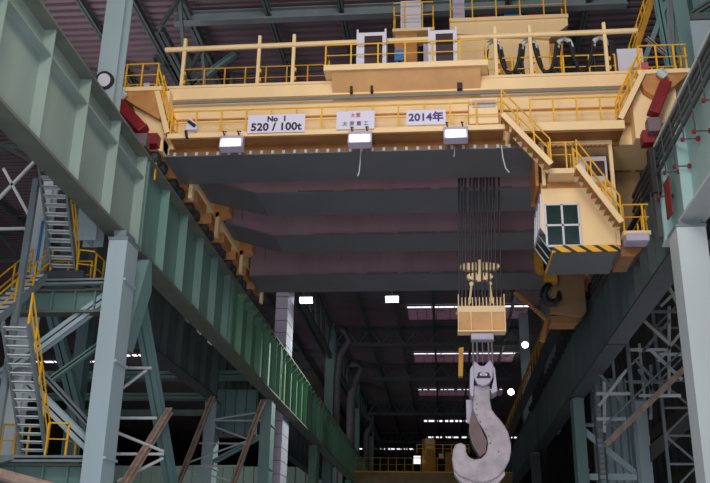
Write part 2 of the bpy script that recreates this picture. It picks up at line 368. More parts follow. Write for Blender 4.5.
for i,(a,b,l) in enumerate((((-12.7,34,9.24),(-11.4,34,9.23),'topmost thin pale rod right of the near left column'),((-12.9,34,8.1),(-11.6,34,9.15),'thin pale rod rising right of the near left column'),
    ((-12.9,34,7.27),(-11.0,34,7.27),'thin pale level rod behind the upper end of the rusty brace'),((-12.9,34,6.85),(-10.6,34,6.0),'thin pale rod falling behind the first rusty brace'),
    ((-12.9,34,5.9),(-10.6,34,5.91),'lower thin pale level rod behind the first rusty brace'),((-12.3,34,4.9),(-10.6,34,5.76),'lowest thin pale rod rising behind the first rusty brace'),
    ((-15,57.3,10.97),(-11.7,57.3,11.5),'topmost thin rod rising between the second pair of left columns'),((-14.6,57.3,10.94),(-11.7,57.3,10.94),'upper level rod between the second pair of left columns'),
    ((-14.6,57.3,10.52),(-12.3,57.3,9.7),'falling rod between the second pair of left columns'),((-15.6,57.3,9.5),(-12.3,57.3,9.47),'middle level rod between the second pair of left columns'),
    ((-16.4,57.2,8.18),(-12.3,57.2,9.7),'long rising rod crossing behind the rusty brace'),((-16.4,57.3,8.06),(-12.6,57.3,8.08),'lower level rod crossing behind the rusty brace'),
    ((-16.4,57.4,7.93),(-13.2,57.4,7.1),'lowest falling rod between the second pair of left columns'))):
    brace(a,b,.12,M['steel_light'],l,'tie_rod',kind='tube',cat='rod')
# deep panel girder between aisle columns (behind)
t = thing('aisle_girder','ribbed grey-green plate girder seen between the left columns','girder',(-16,58,10))
MB().box((-15.2,58.6,10.2),(-12.2,58.7,13.2)).build('web', M['column_teal'], t)
for i in range(5): MB().box((-15.1+i*.7,58.35,10.2),(-15.05+i*.7,58.6,13.2)).build('stiffener', M['steel'], t)
MB().box((-15.3,58.2,10.05),(-12.1,58.9,10.2)).build('bottom_flange', M['flange'], t)
for (y,z,l) in ((58,14.0,'dark cross beam of the left aisle, nearest of three'),(76,16,'dark cross beam of the left aisle, middle of three'),(96,18,'dark cross beam of the left aisle, farthest of three')):
    brace((-50,y,z),(-12.4,y,z),.5,M['girder_dark'],l,'aisle_beam',1.0,cat='beam')
# far aisle lattice roof / ties at the far left
for (a,b,l) in (((-16.4,29.5,15.9),(-14.6,29.5,13.2),'thin pale tie falling to the right at the left frame edge'),((-16.6,29.5,14.4),(-14.9,29.5,16.6),'thin pale tie rising to the right at the left frame edge'),
   ((-16.8,29.5,13.45),(-14.4,29.5,13.45),'thin pale horizontal tie at the left frame edge')):
    brace(a,b,.1,M['steel_light'],l,'tie_rod',kind='bar',cat='rod')
brace((-17,30,17.2),(-11.9,30,14.3),.16,M['steel_dark'],'dark tie under the near left girder','tie_rod',kind='bar',cat='rod')
tag(MB().bar((-13.35,26.2,13.9),(-13.35,26.2,0),.2,.16).build('stair_post', M['steel'], loc=(-13.35,26.2,0)),'grey square stair post at far left','post')
tag(MB().tube([(-13.9,28.2,13.2),(-13.9,28.2,9.8)],.05).build('conduit', M['blue'], loc=(-13.9,28.2,9.8)),'thin blue conduit on the pale column behind the stairs','pipe')
# ------------------------------------------------------------------ LEFT STAIRS
def stair(parent, a, b, w, n, m_str, m_tread, rail_sides=(1,), name=None, tname='tread'):
    """flight from low end a to high end b; width w measured across"""
    a = V(a); b = V(b); d = b-a; hd = V((d.x,d.y,0)).normalized(); r = V((hd.y,-hd.x,0))
    for s in (-1,1):
        MB().bar(a+r*s*w/2, b+r*s*w/2, .06, .24).build('stringer', m_str, parent)
    for i in range(n):
        p = a+d*((i+.5)/n); mb = MB()
        mb.bar(p-r*w/2, p+r*w/2, .24, .035, up=(0,0,1)); mb.bar(p-r*w/2-hd*.12, p+r*w/2-hd*.12, .02, .09)
        mb.build(tname, m_tread, parent)
    for s in rail_sides:
        P = [a+r*s*w/2, b+r*s*w/2]; mb = MB()
        for h in (.95,.5): mb.tube([P[0]+V((0,0,h)),P[1]+V((0,0,h))], .028, 6)
        rl = mb.build('handrail', M['yellow'], parent)
        k = max(2,int(d.length/1.0))
        for i in range(k+1):
            q = P[0].lerp(P[1], i/k); MB().bar(q,q+V((0,0,.95)),.05).build('baluster', M['yellow'], rl if parent.parent is None else parent)
t = thing('access_stair','steep grey stair flight descending from behind the near left girder','stair',(-12.85,28,11.3),'stair flights of the left tower')
stair(t,(-12.85,28.1,11.35),(-12.4,25,14.2),.8,13,M['steel'],M['steel_light'],(-1,))
t = thing('access_stair','middle stair flight turning down to the left of the landing','stair',(-13.6,27.8,11.2),'stair flights of the left tower')
stair(t,(-13.85,25.2,8.6),(-13.6,27.9,11.1),.75,11,M['steel'],M['steel_light'],(1,-1))
t = thing('access_stair','lowest grey stair flight at left ending on the bottom landing','stair',(-12.95,28,5.1),'stair flights of the left tower')
stair(t,(-12.95,28.0,5.15),(-12.5,24.6,8.5),.75,15,M['steel'],M['steel_light'],(-1,))
tag(MB().prism([(27.6,11.15),(28.3,10.95),(29.1,10.75),(29.1,10.6),(27.9,10.6)],'X',-13.3,-11.95).build('stair_soffit',M['steel_dark'],loc=(-12.6,28.3,10.7)),'dark soffit under the foot of the upper left stair flight','soffit')
def landing(x0,x1,y0,y1,z,label,rails):
    t = thing('stair_landing', label, 'landing', (x0,y0,z), 'landings of the left stair tower')
    MB().box((x0,y0,z-.16),(x1,y1,z)).build('deck', M['steel'], t)
    for pts in rails: railing(t, pts, max(2,int(sum((V(pts[i+1])-V(pts[i])).length for i in range(len(pts)-1))/.6)), 1.05, r=.03)
landing(-14.0,-11.85,28.1,29.1,10.95,'upper landing with yellow rail beside the near left column',[[(-12.3,27.9,10.95),(-11.85,28.1,10.95),(-11.85,29.1,10.95)],[(-12.3,29.1,10.95),(-14.0,29.1,10.95)]])
landing(-14.6,-13.1,23.9,25.1,8.5,'middle landing with yellow rails at the left frame edge',[[(-14.6,25.1,8.5),(-14.6,23.9,8.5),(-13.2,23.9,8.5)],[(-14.6,25.15,8.5),(-14.0,25.15,8.5)]])
landing(-14.2,-11.85,27.9,29.0,5.05,'bottom landing with yellow rails at lower left',[[(-12.5,27.8,5.05),(-11.95,27.9,5.05),(-11.95,28.8,5.05)],[(-13.3,28.2,5.05),(-14.2,28.2,5.05)]])
brace((-14.6,25.6,4.2),(-13.3,28.0,5.1),.16,M['steel'],'short grey stair stringer below the bottom landing','stringer_end',kind='bar')
# pipe in the bottom left corner
tag(MB().tube([(-13.6,25.5,4.45),(-11.3,27.0,3.9)],.18,12).build('pipe', M['rust'], loc=(-12.4,26,4.2)),'tan pipe crossing the bottom left corner','pipe')
# ------------------------------------------------------------------ DUCTS
def duct(pts, r, label):
    o = MB().tube(pts, r, 12).build('duct', M['duct'], loc=pts[-1], smooth=True); return tag(o, label, 'duct', 'grey ducts behind the left runway')
duct([(-11.9,98,27.9),(-10.9,98,27.6),(-10.5,98,26.4),(-11.5,98,24.7),(-11.7,98,21.8),(-11.65,98,16.7)],.42,'grey cranked duct rising beside the teal column')
duct([(-12.6,115,27.8),(-11.0,115,27.7),(-10.6,115,27.0),(-11.55,115,24.5),(-11.8,115,22.9),(-11.75,115,14)],.55,'grey cranked duct standing right of the teal column')
duct([(-12.6,146,27),(-11.6,146,25),(-12.4,146,23),(-12.4,146,14)],.5,'small distant grey duct near the end of the runway')
# ------------------------------------------------------------------ CRANE BRIDGE
C = thing('overhead_crane','huge cream overhead bridge crane with grey heat shields and hanging operator cab','crane',(-1.3,31,16.9))
zb, zt = 16.92, 19.85
def cpart(mb, name, m, **k): return mb.build(name, m, C, **k)
# main girders (near one cream, inner ones maroon with dark shields underneath)
g = cpart(MB().box((-10.6,31.0,zb+.05),(8.1,33.3,zt)),'main_girder',M['cream'])
MB().box((-10.7,30.85,zb-.04),(3.9,33.45,zb+.04)).build('heat_shield',M['shield'],g)
MB().box((-10.9,30.7,zt),(8.2,33.4,zt+.1)).build('top_plate',M['cream'],g)
MB().box((-10.7,30.75,zt-.5),(8.1,31.0,zt)).build('fascia',M['cream'],g)
MB().tube([(-10.6,30.78,19.2),(8.0,30.78,19.24)],.06,8).build('conduit',M['steel'],g)
MB().box((-10.3,30.9,17.75),(8.0,31.0,17.83)).box((-10.3,30.93,18.5),(8,31.0,18.56)).build('rib',M['cream_dark'],g)
mb = MB()
for i in range(34): mb.box((-10.3+i*.43,30.82,zb-.02),(-10.2+i*.43,30.9,zb+.12))
mb.build('shield_clip',M['steel_light'],g)
for (ya,yb,hx,hz) in ((34.8,37.0,-7.7,.75),(39.9,42.0,-7.9,.8),(45.9,48.6,-9.9,.05)):
    prof = [(-10.4,zb+hz),(hx,zb+.04),(7.6,zb+.04),(7.6,zt-.1),(-10.4,zt-.1)]
    g = cpart(MB().prism(prof,'Y',ya,yb),'main_girder',M['maroon'])
    MB().prism([(-10.45,zb+hz),(hx,zb+.03),(7.6,zb+.03),(7.6,zb-.05),(hx,zb-.05),(-10.45,zb+hz-.08)],'Y',ya-.12,yb+.12).build('heat_shield',M['shield'],g)
    mb = MB(); x = -9.6
    while x < 7: mb.box((x,ya-.03,zb+.9),(x+.03,ya,zt-.2)); x += 2.1
    mb.build('seam',M['shield'],g)
    for k in range(6): 
        x = -6+k*2; MB().box((x,ya-.14,zb+.04),(x+.9+random.random(),ya-.1,zb+.09)).build('edge_strip',M['hookin'],g)
# end carriages
for s,x,l in ((-1,-10.95,'l'),(1,8.35,'r')):
    e = cpart(MB().box((x-.45,30.3,17.45),(x+.45,50,19.5)),'end_carriage',M['cream'])
    for i in range(8):
        y = 31.2+i*2.55
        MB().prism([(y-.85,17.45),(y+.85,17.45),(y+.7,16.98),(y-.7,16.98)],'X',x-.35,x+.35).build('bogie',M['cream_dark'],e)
        for dy in (-.45,.45):
            MB().tube([(x-.12,y+dy,16.8),(x+.12,y+dy,16.8)],.27,16).build('wheel',M['steel_dark'],e)
    # inner side brackets seen between the girders
    for y in (33.9,38.4,43.7,49.2):
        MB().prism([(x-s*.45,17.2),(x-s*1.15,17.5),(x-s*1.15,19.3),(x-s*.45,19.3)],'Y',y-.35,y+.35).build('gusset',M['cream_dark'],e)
        MB().bar((x-s*.62,y-.2,16.3),(x-s*.62,y-.2,17.5),.16,.3).build('guide_arm',M['cream'],e)
# front end plates in cream with slope under the end platform painted tan for shade
for s in (-1,1):
    x = -10.6 if s < 0 else 8.1
    cpart(MB().prism([(x,19.4),(x,16.9),(x+s*.1,16.9),(x+s*.75,17.5),(x+s*1.6,19.4)] if s<0 else [(x,19.4),(x,16.9),(x-.9,16.9),(x-.9,19.4)],'Y',30.35,31.0),'end_plate',M['cream'])
    p = cpart(MB().box((min(x-.1,x+s*2.1) if s<0 else 7.4,29.9,19.33),(max(x-.1,x+s*2.1) if s<0 else 9.3,31.6,19.5)),'end_platform',M['cream'])
a = cpart(MB().prism([(-12.6,19.33),(-10.72,19.33),(-10.72,18.1),(-11.7,18.7)],'Y',30.0,31),'platform_bracket',M['cream_dark'])
a = cpart(MB().prism([(9.25,19.33),(7.45,19.33),(7.6,18.7),(8.1,18.3)],'Y',30.0,31),'platform_bracket',M['cream_dark'])
# red buffers at both ends
for (pa,pb,x) in (((-12.35,29.9,18.75),(-11.2,29.8,17.5),-1),((8.35,29.9,18.9),(7.75,29.8,17.55),1)):
    bf = cpart(MB().bar(pa,pb,.42,.45,up=(0,1,0)),'buffer',M['red'],bevel=.04)
    MB().box((pb[0]-.25,pb[1]-.2,pb[2]-.75),(pb[0]+.2,pb[1]+.25,pb[2]-.2)).build('buffer_pad',M['hookin'],bf)
    MB().tube([V(pa)+V((0,-.1,.2)),V(pa)+V((-.25*x*-1*-1,-.15,.45))],.16,10).build('lamp',M['steel_light'],bf)
cpart(MB().box((-11.4,29.9,17.0),(-10.7,30.4,17.45)).box((-11.7,29.95,17.45),(-11.2,30.35,17.9)),'buffer_seat',M['red'])
cpart(MB().box((7.35,29.9,16.5),(7.75,30.4,17.0)).box((7.6,29.95,17.0),(8.05,30.35,17.4)),'buffer_seat',M['red'])
# lower walkway on near girder
wk = cpart(MB().box((-10.35,30.05,17.3),(2.45,31.0,17.36)).box((-10.35,30.03,17.27),(2.45,30.08,17.47)),'walkway',M['cream'])
MB().box((-10.25,30.1,17.24),(2.4,30.98,17.3)).box((-10.5,30.92,16.98),(2.5,30.99,17.24)).build('walkway_soffit',M['brown_and_shade'],wk)  # brown stands for shade on the underside and lower girder face
rl = railing(C,[(-10.3,31.0,17.35),(-10.3,30.08,17.35),(2.4,30.08,17.35)],14,1.08)
wk = cpart(MB().box((2.6,29.95,17.12),(6.75,31.0,17.24)).box((2.6,29.92,17.1),(6.75,29.98,17.44)),'walkway',M['cream'])
MB().box((2.65,30.0,17.05),(6.7,30.98,17.12)).box((2.6,30.9,16.9),(6.7,30.99,17.12)).build('walkway_soffit',M['brown_and_shade'],wk)  # shade under this walkway painted in the same brown
railing(C,[(3.4,29.96,17.35),(6.7,29.96,17.35),(6.7,30.9,17.35)],5,1.08)
cpart(MB().box((1.15,30.2,17.6),(2.25,30.9,18.7)),'switch_box',M['cream'],bevel=.03)
cpart(MB().box((1.3,30.16,18.28),(2.15,30.2,18.58)),'switch_box_window',M['lilac'])
# top railing and platforms
railing(C,[(-10.3,31.2,19.95),(-4.35,31.2,19.95)],7,1.05,m=M['ochre'])
railing(C,[(1.95,31.2,19.95),(6.9,31.2,19.95)],5,1.05)
railing(C,[(-12.7,31.4,19.5),(-12.7,29.95,19.5),(-10.95,29.95,19.5)],5,1.05)
railing(C,[(-12.7,31.5,19.5),(-11.2,31.5,19.5)],4,1.05)
railing(C,[(7.5,29.95,19.5),(9.25,29.95,19.5),(9.25,31.4,19.5)],5,1.05)
railing(C,[(7.5,31.5,19.5),(9.2,31.5,19.5)],4,1.05)
# stairs from walkway up to end platforms
def cstair(a,b,w,n,name='stair',sides=(1,)):
    a = V(a); b = V(b); d = b-a; mb = MB()
    for s in (-1,1): mb.bar(a+V((0,s*w/2,0)), b+V((0,s*w/2,0)), .05, .2, up=(0,0,1))
    st = cpart(mb, name, M['cream'])
    for i in range(n):
        p = a+d*((i+.5)/n); MB().box((p.x-.13,p.y-w/2,p.z-.03),(p.x+.13,p.y+w/2,p.z+.01)).build('tread',M['cream_dark'],st)
    for s in sides:
        for s2 in ((-1,1) if s==0 else (s,)):
            o = V((0,s2*w/2,0)); mb = MB()
            for h in (1.0,.55): mb.tube([a+o+V((0,0,h)),b+o+V((0,0,h))],.03,6)
            k = max(2,int(d.length/.8))
            for i in range(k+1): q = a.lerp(b,i/k)+o; mb.bar(q,q+V((0,0,1.0)),.045)
            mb.build('handrail',M['yellow'],st)
cstair((-10.35,30.3,17.5),(-10.95,30.3,19.4),.6,7,sides=(0,))
cstair((6.62,30.2,17.5),(7.6,30.2,19.4),.6,8,sides=(0,))
cstair((4.0,30.0,15.62),(2.35,30.0,17.7),.7,9,sides=(0,))
cstair((6.25,29.9,13.3),(4.9,29.9,15.5),.7,10,sides=(0,))
# cable rail posts and pipe
for x in (-10.3,-7.19,-5.77,2.3,3.66,6.55):
    p = cpart(MB().bar((x,31,19.95),(x,31,22.3),.13,.13),'festoon_post',M['cream'])
    MB().prism([(30.9,22.3),(31.35,21.95),(31.2,21.8),(30.93,22.0)],'X',x-.05,x+.05).build('bracket',M['cream'],p)
    MB().box((x+.07,30.93,20.2),(x+.14,31.05,20.35)).box((x+.07,30.93,20.6),(x+.14,31.05,20.75)).build('bolt',M['yellow'],p)
cpart(MB().tube([(-11.1,30.95,21.8),(7.8,30.95,21.88)],.11,10),'festoon_rail',M['cream'])
# central balcony
b = cpart(MB().box((-4.38,30.0,20.0),(1.92,32.4,20.16)).box((-4.38,29.97,19.98),(1.92,30.03,20.22)),'balcony',M['cream'])
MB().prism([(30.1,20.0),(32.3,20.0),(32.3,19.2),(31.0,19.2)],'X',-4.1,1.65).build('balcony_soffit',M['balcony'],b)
for (xa,xb) in ((-3.4,-3.3),(-2.6,-2.5),(.75,.95)): MB().box((xa,30.55,19.33),(xb,30.75,19.72)).build('clip',M['black'],b)
railing(C,[(-4.33,32.2,20.16),(-4.33,30.05,20.16),(1.87,30.05,20.16),(1.87,32.2,20.16)],10,1.0)
# operator cab --------------------------------------------------
prof = [(4.15,12.95),(3.68,13.72),(3.75,15.25),(6.35,15.25),(6.3,12.95)]
cab = cpart(MB().prism(prof,'Y',31.0,33.2),'operator_cab',M['cream'])
def fr(mb,pts,w=.07):
    for i in range(len(pts)): mb.bar(pts[i],pts[(i+1)%len(pts)],w,w,up=(0,1,0))
MB().box((3.86,30.95,12.98),(5.02,30.99,14.55)).build('window_pane',M['glass'],cab)
mb = MB(); fr(mb,[(3.84,30.94,12.96),(5.04,30.94,12.96),(5.04,30.94,14.58),(3.84,30.94,14.58)]); mb.bar((4.44,30.94,12.96),(4.44,30.94,14.58),.07); mb.bar((3.84,30.94,13.76),(5.04,30.94,13.76),.07)
mb.build('window_frame',M['white'],cab)
MB().quad((4.11,31.08,12.98),(3.64,31.08,13.7),(3.64,33.1,13.7),(4.11,33.1,12.98)).quad((3.66,31.08,13.75),(3.72,31.08,14.95),(3.72,33.1,14.95),(3.66,33.1,13.75)).build('side_pane',M['glass'],cab)
mb = MB()
for z,x in ((12.96,4.12),(13.73,3.65),(15.0,3.72)): mb.bar((x,31,z),(x,33.2,z),.07)
for y in (31.0,31.75,32.5,33.2): mb.bar((4.12,y,12.96),(3.65,y,13.73),.06,up=(0,1,0)); mb.bar((3.65,y,13.73),(3.72,y,15),.06,up=(0,1,0))
mb.build('side_frame',M['white'],cab)
MB().box((4.05,30.98,12.72),(6.42,33.5,12.9)).build('cab_floor',M['shield'],cab)
MB().box((4.05,30.9,12.72),(6.4,30.97,12.96)).build('striped_edge',M['hazard'],cab)
MB().box((4.0,30.97,12.72),(4.045,33.3,12.9)).build('striped_edge',M['hazard'],cab)
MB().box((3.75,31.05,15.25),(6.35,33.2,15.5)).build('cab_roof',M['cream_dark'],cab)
# cab support frame and mid platform
sf = cpart(MB().box((3.72,30.75,16.9),(6.42,31.0,17.06)),'cab_hanger',M['cream'])
MB().bar((6.34,30.85,12.9),(6.34,30.85,16.9),.13).build('hanger_post',M['cream'],sf); MB().bar((3.85,30.85,15.3),(3.85,30.85,16.9),.13).build('hanger_post',M['cream'],sf)
mb = MB()
for i in range(14): mb.prism([(3.85+i*.18,16.9),(3.97+i*.18,16.9),(3.91+i*.18,16.82)],'Y',30.76,30.95)
mb.build('scallop',M['cream_dark'],sf)
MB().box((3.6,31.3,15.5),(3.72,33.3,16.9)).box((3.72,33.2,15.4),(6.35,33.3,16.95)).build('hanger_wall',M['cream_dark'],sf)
mb = cpart(MB().box((4.0,30.25,15.52),(4.95,31.3,15.72)),'cab_platform',M['cream'])
railing(C,[(4.02,30.27,15.72),(4.93,30.27,15.72),(4.93,31.2,15.72)],3,1.05)
# cream right frame panel right of cab and small balcony
cpart(MB().box((6.45,30.4,13.15),(7.4,33.0,13.3)),'side_platform',M['cream'])
railing(C,[(6.5,30.42,13.3),(7.38,30.42,13.3),(7.38,32.9,13.3)],5,1.0)
cpart(MB().prism([(6.42,12.55),(6.42,13.15),(7.35,13.15),(7.3,12.95),(6.9,12.55)],'Y',31.0,32.8),'side_bracket',M['brown_and_shade'])
cpart(MB().prism([(6.42,16.9),(6.42,13.3),(6.5,13.3),(7.9,15.6),(7.9,16.9)],'Y',33.3,33.5),'end_web',M['tan'])
# ------------------------------------------------------------------ things on the crane
def sign(x0,x1,z0,z1,label,lines):
    s = thing('sign',label,'sign',((x0+x1)/2,29.98,z0),'white signs on the crane walkway')
    MB().box((x0,29.96,z0),(x1,29.99,z1)).build('sign_board',M['sign'],s)
    for (txt,sz,cx,cz,m) in lines:
        c = bpy.data.curves.new('t','FONT'); c.body = txt; c.size = sz; c.align_x = 'CENTER'; c.align_y = 'CENTER'; c.extrude = .004; c.offset = .015 if txt[0] != '太' else .001; c.space_character = 1.05
        o = bpy.data.objects.new('t',c); col.objects.link(o)
        bpy.context.view_layer.update()
        me = bpy.data.meshes.new_from_object(o.evaluated_get(bpy.context.evaluated_depsgraph_get()))
        bpy.data.objects.remove(o)
        q = bpy.data.objects.new('lettering',me); col.objects.link(q); q.parent = s
        for v in me.vertices: v.co = V((v.co.x,-v.co.z,v.co.y))
        q.location = (cx-(x0+x1)/2, -.028, cz-z0); me.materials.clear(); me.materials.append(m)
    return s
sign(-7.22,-5.02,17.36,18.12,'wide white sign reading No 1 and 520/100t',[('No  1',.3,-6.1,17.92,M['ink']),('520 / 100t',.44,-6.12,17.58,M['ink'])])
sign(-3.82,-2.38,17.4,18.17,'white sign with red mark and four small dark characters',[('太重',.2,-3.1,17.97,M['redink']),('太 原 重 工',.2,-3.1,17.62,M['ink'])])
sign(-1.18,.28,17.5,18.12,'white sign reading 2014 in purple figures',[('2014年',.42,-.45,17.8,M['purple'])])
def flood(x,y,z,label,s=1.0):
    f = thing('floodlight',label,'lamp',(x,y,z),'floodlights hung on the crane front')
    MB().prism([(y-.1*s,z-.28*s),(y+.3*s,z-.35*s),(y+.3*s,z+.25*s),(y+.02*s,z+.25*s)],'X',x-.45*s,x+.45*s).build('housing',M['lilac'],f,bevel=.03)
    MB().quad((x-.36*s,y-.1*s-.02,z-.24*s),(x+.36*s,y-.1*s-.02,z-.24*s),(x+.36*s,y-.03*s-.03,z+.06*s),(x-.36*s,y-.03*s-.03,z+.06*s)).build('lens',M['lampface'],f)
    mb = MB()
    for k in (-.28,.28): mb.tube([(x+k*s,y+.1,z+.24*s),(x+k*s-.06,y,z+.42*s),(x+k*s,y+.2,z+.5*s)],.03,6)
    mb.build('hook_bracket',M['black'],f); return f
flood(-7.75,29.72,16.92,'floodlight below the 520/100t sign')
flood(-2.9,29.72,16.95,'floodlight below the sign with red mark')
flood(.63,29.72,17.03,'floodlight right of the 2014 sign')
# small camera at left of lower walkway
o = thing('camera','small grey camera clipped to the left of the crane walkway','camera',(-9.35,30.0,17.6))
MB().prism([(-9.6,17.5),(-9.15,17.5),(-9.15,17.7),(-9.4,17.98),(-9.52,17.9)],'Y',29.8,30.0).build('body',M['white'],o); MB().bar((-9.5,29.78,17.85),(-9.2,29.78,17.62),.12,.06,up=(0,1,0)).build('visor',M['black'],o); MB().tube([(-9.6,29.9,17.5),(-9.5,29.85,17.15)],.05,8).build('bracket',M['black'],o)
# cables dangling below the shield
for (x,l,b) in ((-2.95,'pale cable end dangling below the middle floodlight',-.05),(2.35,'pale cable end curling below the walkway near the stair',.12),(.6,'short pale cable end dangling below the right floodlight',-.02)):
    n = .45 if x == .6 else 1.15
    tag(MB().tube([(x,30.75,16.95),(x+b*.3,30.7,16.95-n*.5),(x+b,30.7,16.95-n*.85),(x+b*2,30.7,16.95-n)],.025,6).build('cable',M['steel_light'],loc=(x,30.75,16.9)),l,'cable')
# cabinets on balcony
def cabinet(x0,x1,z0,z1,y,label):
    c = thing('electrical_cabinet',label,'cabinet',((x0+x1)/2,y,z0),'white cabinets on the crane')
    MB().box((x0,y,z0),(x1,y+.8,z1)).build('case',M['white'],c,bevel=.02)
    w = x1-x0
    MB().box((x0+w*.26,y-.02,z0+.12),(x0+w*.87,y,z1-.18)).build('grille',M['window_dark'],c)
    MB().bar((x0+.03,y-.03,z0),(x0+.03,y-.03,z1+.1),.07).bar((x1-.03,y-.03,z0),(x1-.03,y-.03,z1+.1),.07).build('edge',M['white'],c)
    return c
cabinet(-3.13,-1.97,20.16,21.78,30.2,'white cabinet with dark maroon grille on the left of the balcony')
cabinet(-.33,.77,20.16,21.76,30.2,'white cabinet with dark maroon grille on the right of the balcony')
c = thing('blue_box','small bright blue box behind the balcony railing','box',(-1.48,31,20.16))
MB().box((-1.7,30.9,20.9),(-1.25,31.3,21.4)).build('case',M['blue'],c,bevel=.02); MB().box((-1.65,31,20.16),(-1.55,31.1,20.9)).box((-1.4,31,20.16),(-1.3,31.1,20.9)).build('stand',M['ochre'],c)
c = thing('cable_drum','dark cable drum between the balcony cabinets','drum',(-.75,31.3,20.16))
MB().tube([(-.95,31.4,20.6),(-.55,31.4,20.6)],.3,14).build('drum',M['black'],c); MB().box((-1.0,31.3,20.16),(-.93,31.5,20.6)).box((-.57,31.3,20.16),(-.5,31.5,20.6)).build('stand',M['ochre'],c)
c = thing('equipment_cabinet','plain white cabinet at the right end of the crane top','cabinet',(7.6,31.8,19.95))
MB().box((7.1,31.6,19.95),(8.1,32.3,21.5)).build('case',M['white'],c,bevel=.02); MB().box((6.72,31.6,19.95),(6.98,32.2,21.9)).build('side_panel',M['lilac'],c)
c = thing('equipment_cabinet','pale cabinet with dark window behind the cab stair','cabinet',(5.7,31.5,15.5))
MB().box((5.02,31.4,15.35),(6.28,32.4,16.7)).build('case',M['white'],c); MB().box((5.5,31.37,15.9),(6.2,31.4,16.5)).build('window',M['window_dark'],c)
o = MB().box((6.5,30.2,12.85),(7.3,30.9,13.14)).build('junction_box',M['lilac'],bevel=.04,loc=(6.9,30.5,12.85)); tag(o,'lilac box fixed under the small platform right of the cab','box')
o = MB().box((7.55,29.85,19.5),(7.8,29.9,19.78)).build('warning_notice',M['redink'],loc=(7.7,29.88,19.5)); tag(o,'small red and white notice on the right end platform rail','sign')
o = MB().box((-12.0,31.3,20.2),(-11.75,31.35,20.5)).build('warning_notice',M['white'],loc=(-11.9,31.3,20.2)); tag(o,'small white notice on the left end platform rail','sign')
# festoon cable loops
xs = [2.22,3.63,5.03,6.42]
for i in range(4):
    a = xs[i]; c = thing('festoon_cable',['first festoon cable loop from the balcony','second festoon cable loop from the balcony','third festoon cable loop, right of the second','last festoon cable loop near the white cabinet'][i]+' hanging from the pipe','cable',(a,31.3,20.1),'black festoon cable loops')
    b = xs[i+1] if i < 3 else 7.1
    MB().tube([(a-.28,31.25,21.4),(a-.2,31.25,21.72),(a,31.25,21.85),(a+.2,31.25,21.72),(a+.28,31.25,21.4)],.1,8).build('saddle',M['steel_light'],c)
    for k in range(3):
        off = (k-1)*.14; pts = []
        hi = b-.25+off*.5; lo = a+.25+off*.5
        for j in range(13):
            tt = j/12; x = lo+(hi-lo)*tt; z = 21.6-(1.36+off*.5)*(1-abs(2*tt-1)**2.6)
            pts.append((x,31.25+off*.6,z))
        MB().tube(pts,.065,6).build('strand',M['black'],c)
    MB().tube([(a-.22,31.3,21.5),(a-.3,31.3,20.9),(a-.26,31.3,20.3)],.07,6).build('strand',M['black'],c)
# ------------------------------------------------------------------ TROLLEY
T = thing('crane_trolley','cream hoist trolley with railed platforms on top of the crane','trolley',(2.5,35,20))
tp = lambda mb,n,m,**k: mb.build(n,m,T,**k)
tp(MB().box((.65,35.2,20.3),(5.0,41,24.75)),'trolley_body',M['cream'])
tp(MB().prism([(.6,24.75),(.6,25.3),(5.85,25.3),(5.85,24.95),(5.0,24.3)],'Y',35.0,41),'trolley_top',M['cream'])
tp(MB().box((.58,34.9,25.3),(5.88,36.2,25.48)),'platform',M['cream'])
railing(T,[(.65,36.1,25.48),(.65,34.95,25.48),(5.8,34.95,25.48),(5.8,36.1,25.48)],7,1.1)
tp(MB().box((1.0,35.15,22.3),(1.7,35.2,23.4)).box((2.6,35.15,22.2),(3.4,35.2,23.3)),'recess',M['cream_dark'])
tp(MB().prism([(4.7,24.2),(5.6,24.2),(5.6,20.0),(5.2,20.0),(4.9,21.5)],'Y',35.3,36),'side_frame',M['cream_dark'])
tp(MB().box((-2.0,34.9,24.9),(-.1,36.2,25.05)),'side_platform',M['cream'])
railing(T,[(-1.95,36.1,25.05),(-1.95,34.95,25.05),(-.15,34.95,25.05),(-.15,36.1,25.05)],5,1.4)
tp(MB().box((-1.9,35.2,22.0),(-.9,36.4,24.9)),'leg',M['cream_dark']); tp(MB().box((-.6,35.3,20.3),(.65,40,22.2)),'base_frame',M['cream'])
ld = tp(MB().bar((4.95,34.8,20.2),(4.95,34.8,23.5),.07).bar((5.4,34.8,20.2),(5.4,34.8,23.5),.07),'ladder',M['yellow'])
for i in range(9): MB().bar((4.95,34.8,20.4+i*.35),(5.4,34.8,20.4+i*.35),.05).build('rung',M['yellow'],ld)
o = thing('equipment_cabinet','white cabinet on the small upper platform above the crane','cabinet',(-1.1,35.4,25.05)); MB().box((-1.65,35.3,25.05),(-.7,36,26.8)).build('case',M['white'],o); MB().box((-1.6,35.27,25.6),(-.75,35.3,25.65)).build('seam',M['lilac'],o)
o = thing('equipment_cabinet','narrow pale cabinet below the small upper platform','cabinet',(-.35,34.6,22)); MB().box((-.6,34.6,22.0),(-.1,35.1,24)).build('case',M['lilac'],o); MB().box((-.6,34.56,22.9),(-.1,34.6,22.95)).build('seam',M['white'],o)
for (x0,x1,m,l) in ((1.9,2.7,'red','dark red motor on the trolley platform'),(3.1,3.9,'blue','blue motor on the trolley platform'),(4.1,4.9,'red','second red motor, right of the blue one on the trolley')):
    o = thing('hoist_motor',l,'motor',(x0,35.6,25.48)); MB().tube([(x0,35.7,25.8),(x1,35.7,25.8)],.26,14).build('body',M[m],o); MB().box((x0+.1,35.5,25.48),(x1-.1,35.9,25.6)).build('foot',M['steel_dark'],o)
o = thing('equipment_cabinet','tall pale cabinet at the left of the trolley motors','cabinet',(.9,35.5,25.48)); MB().box((.75,35.5,25.48),(1.3,36,26.9)).build('case',M['lilac'],o)
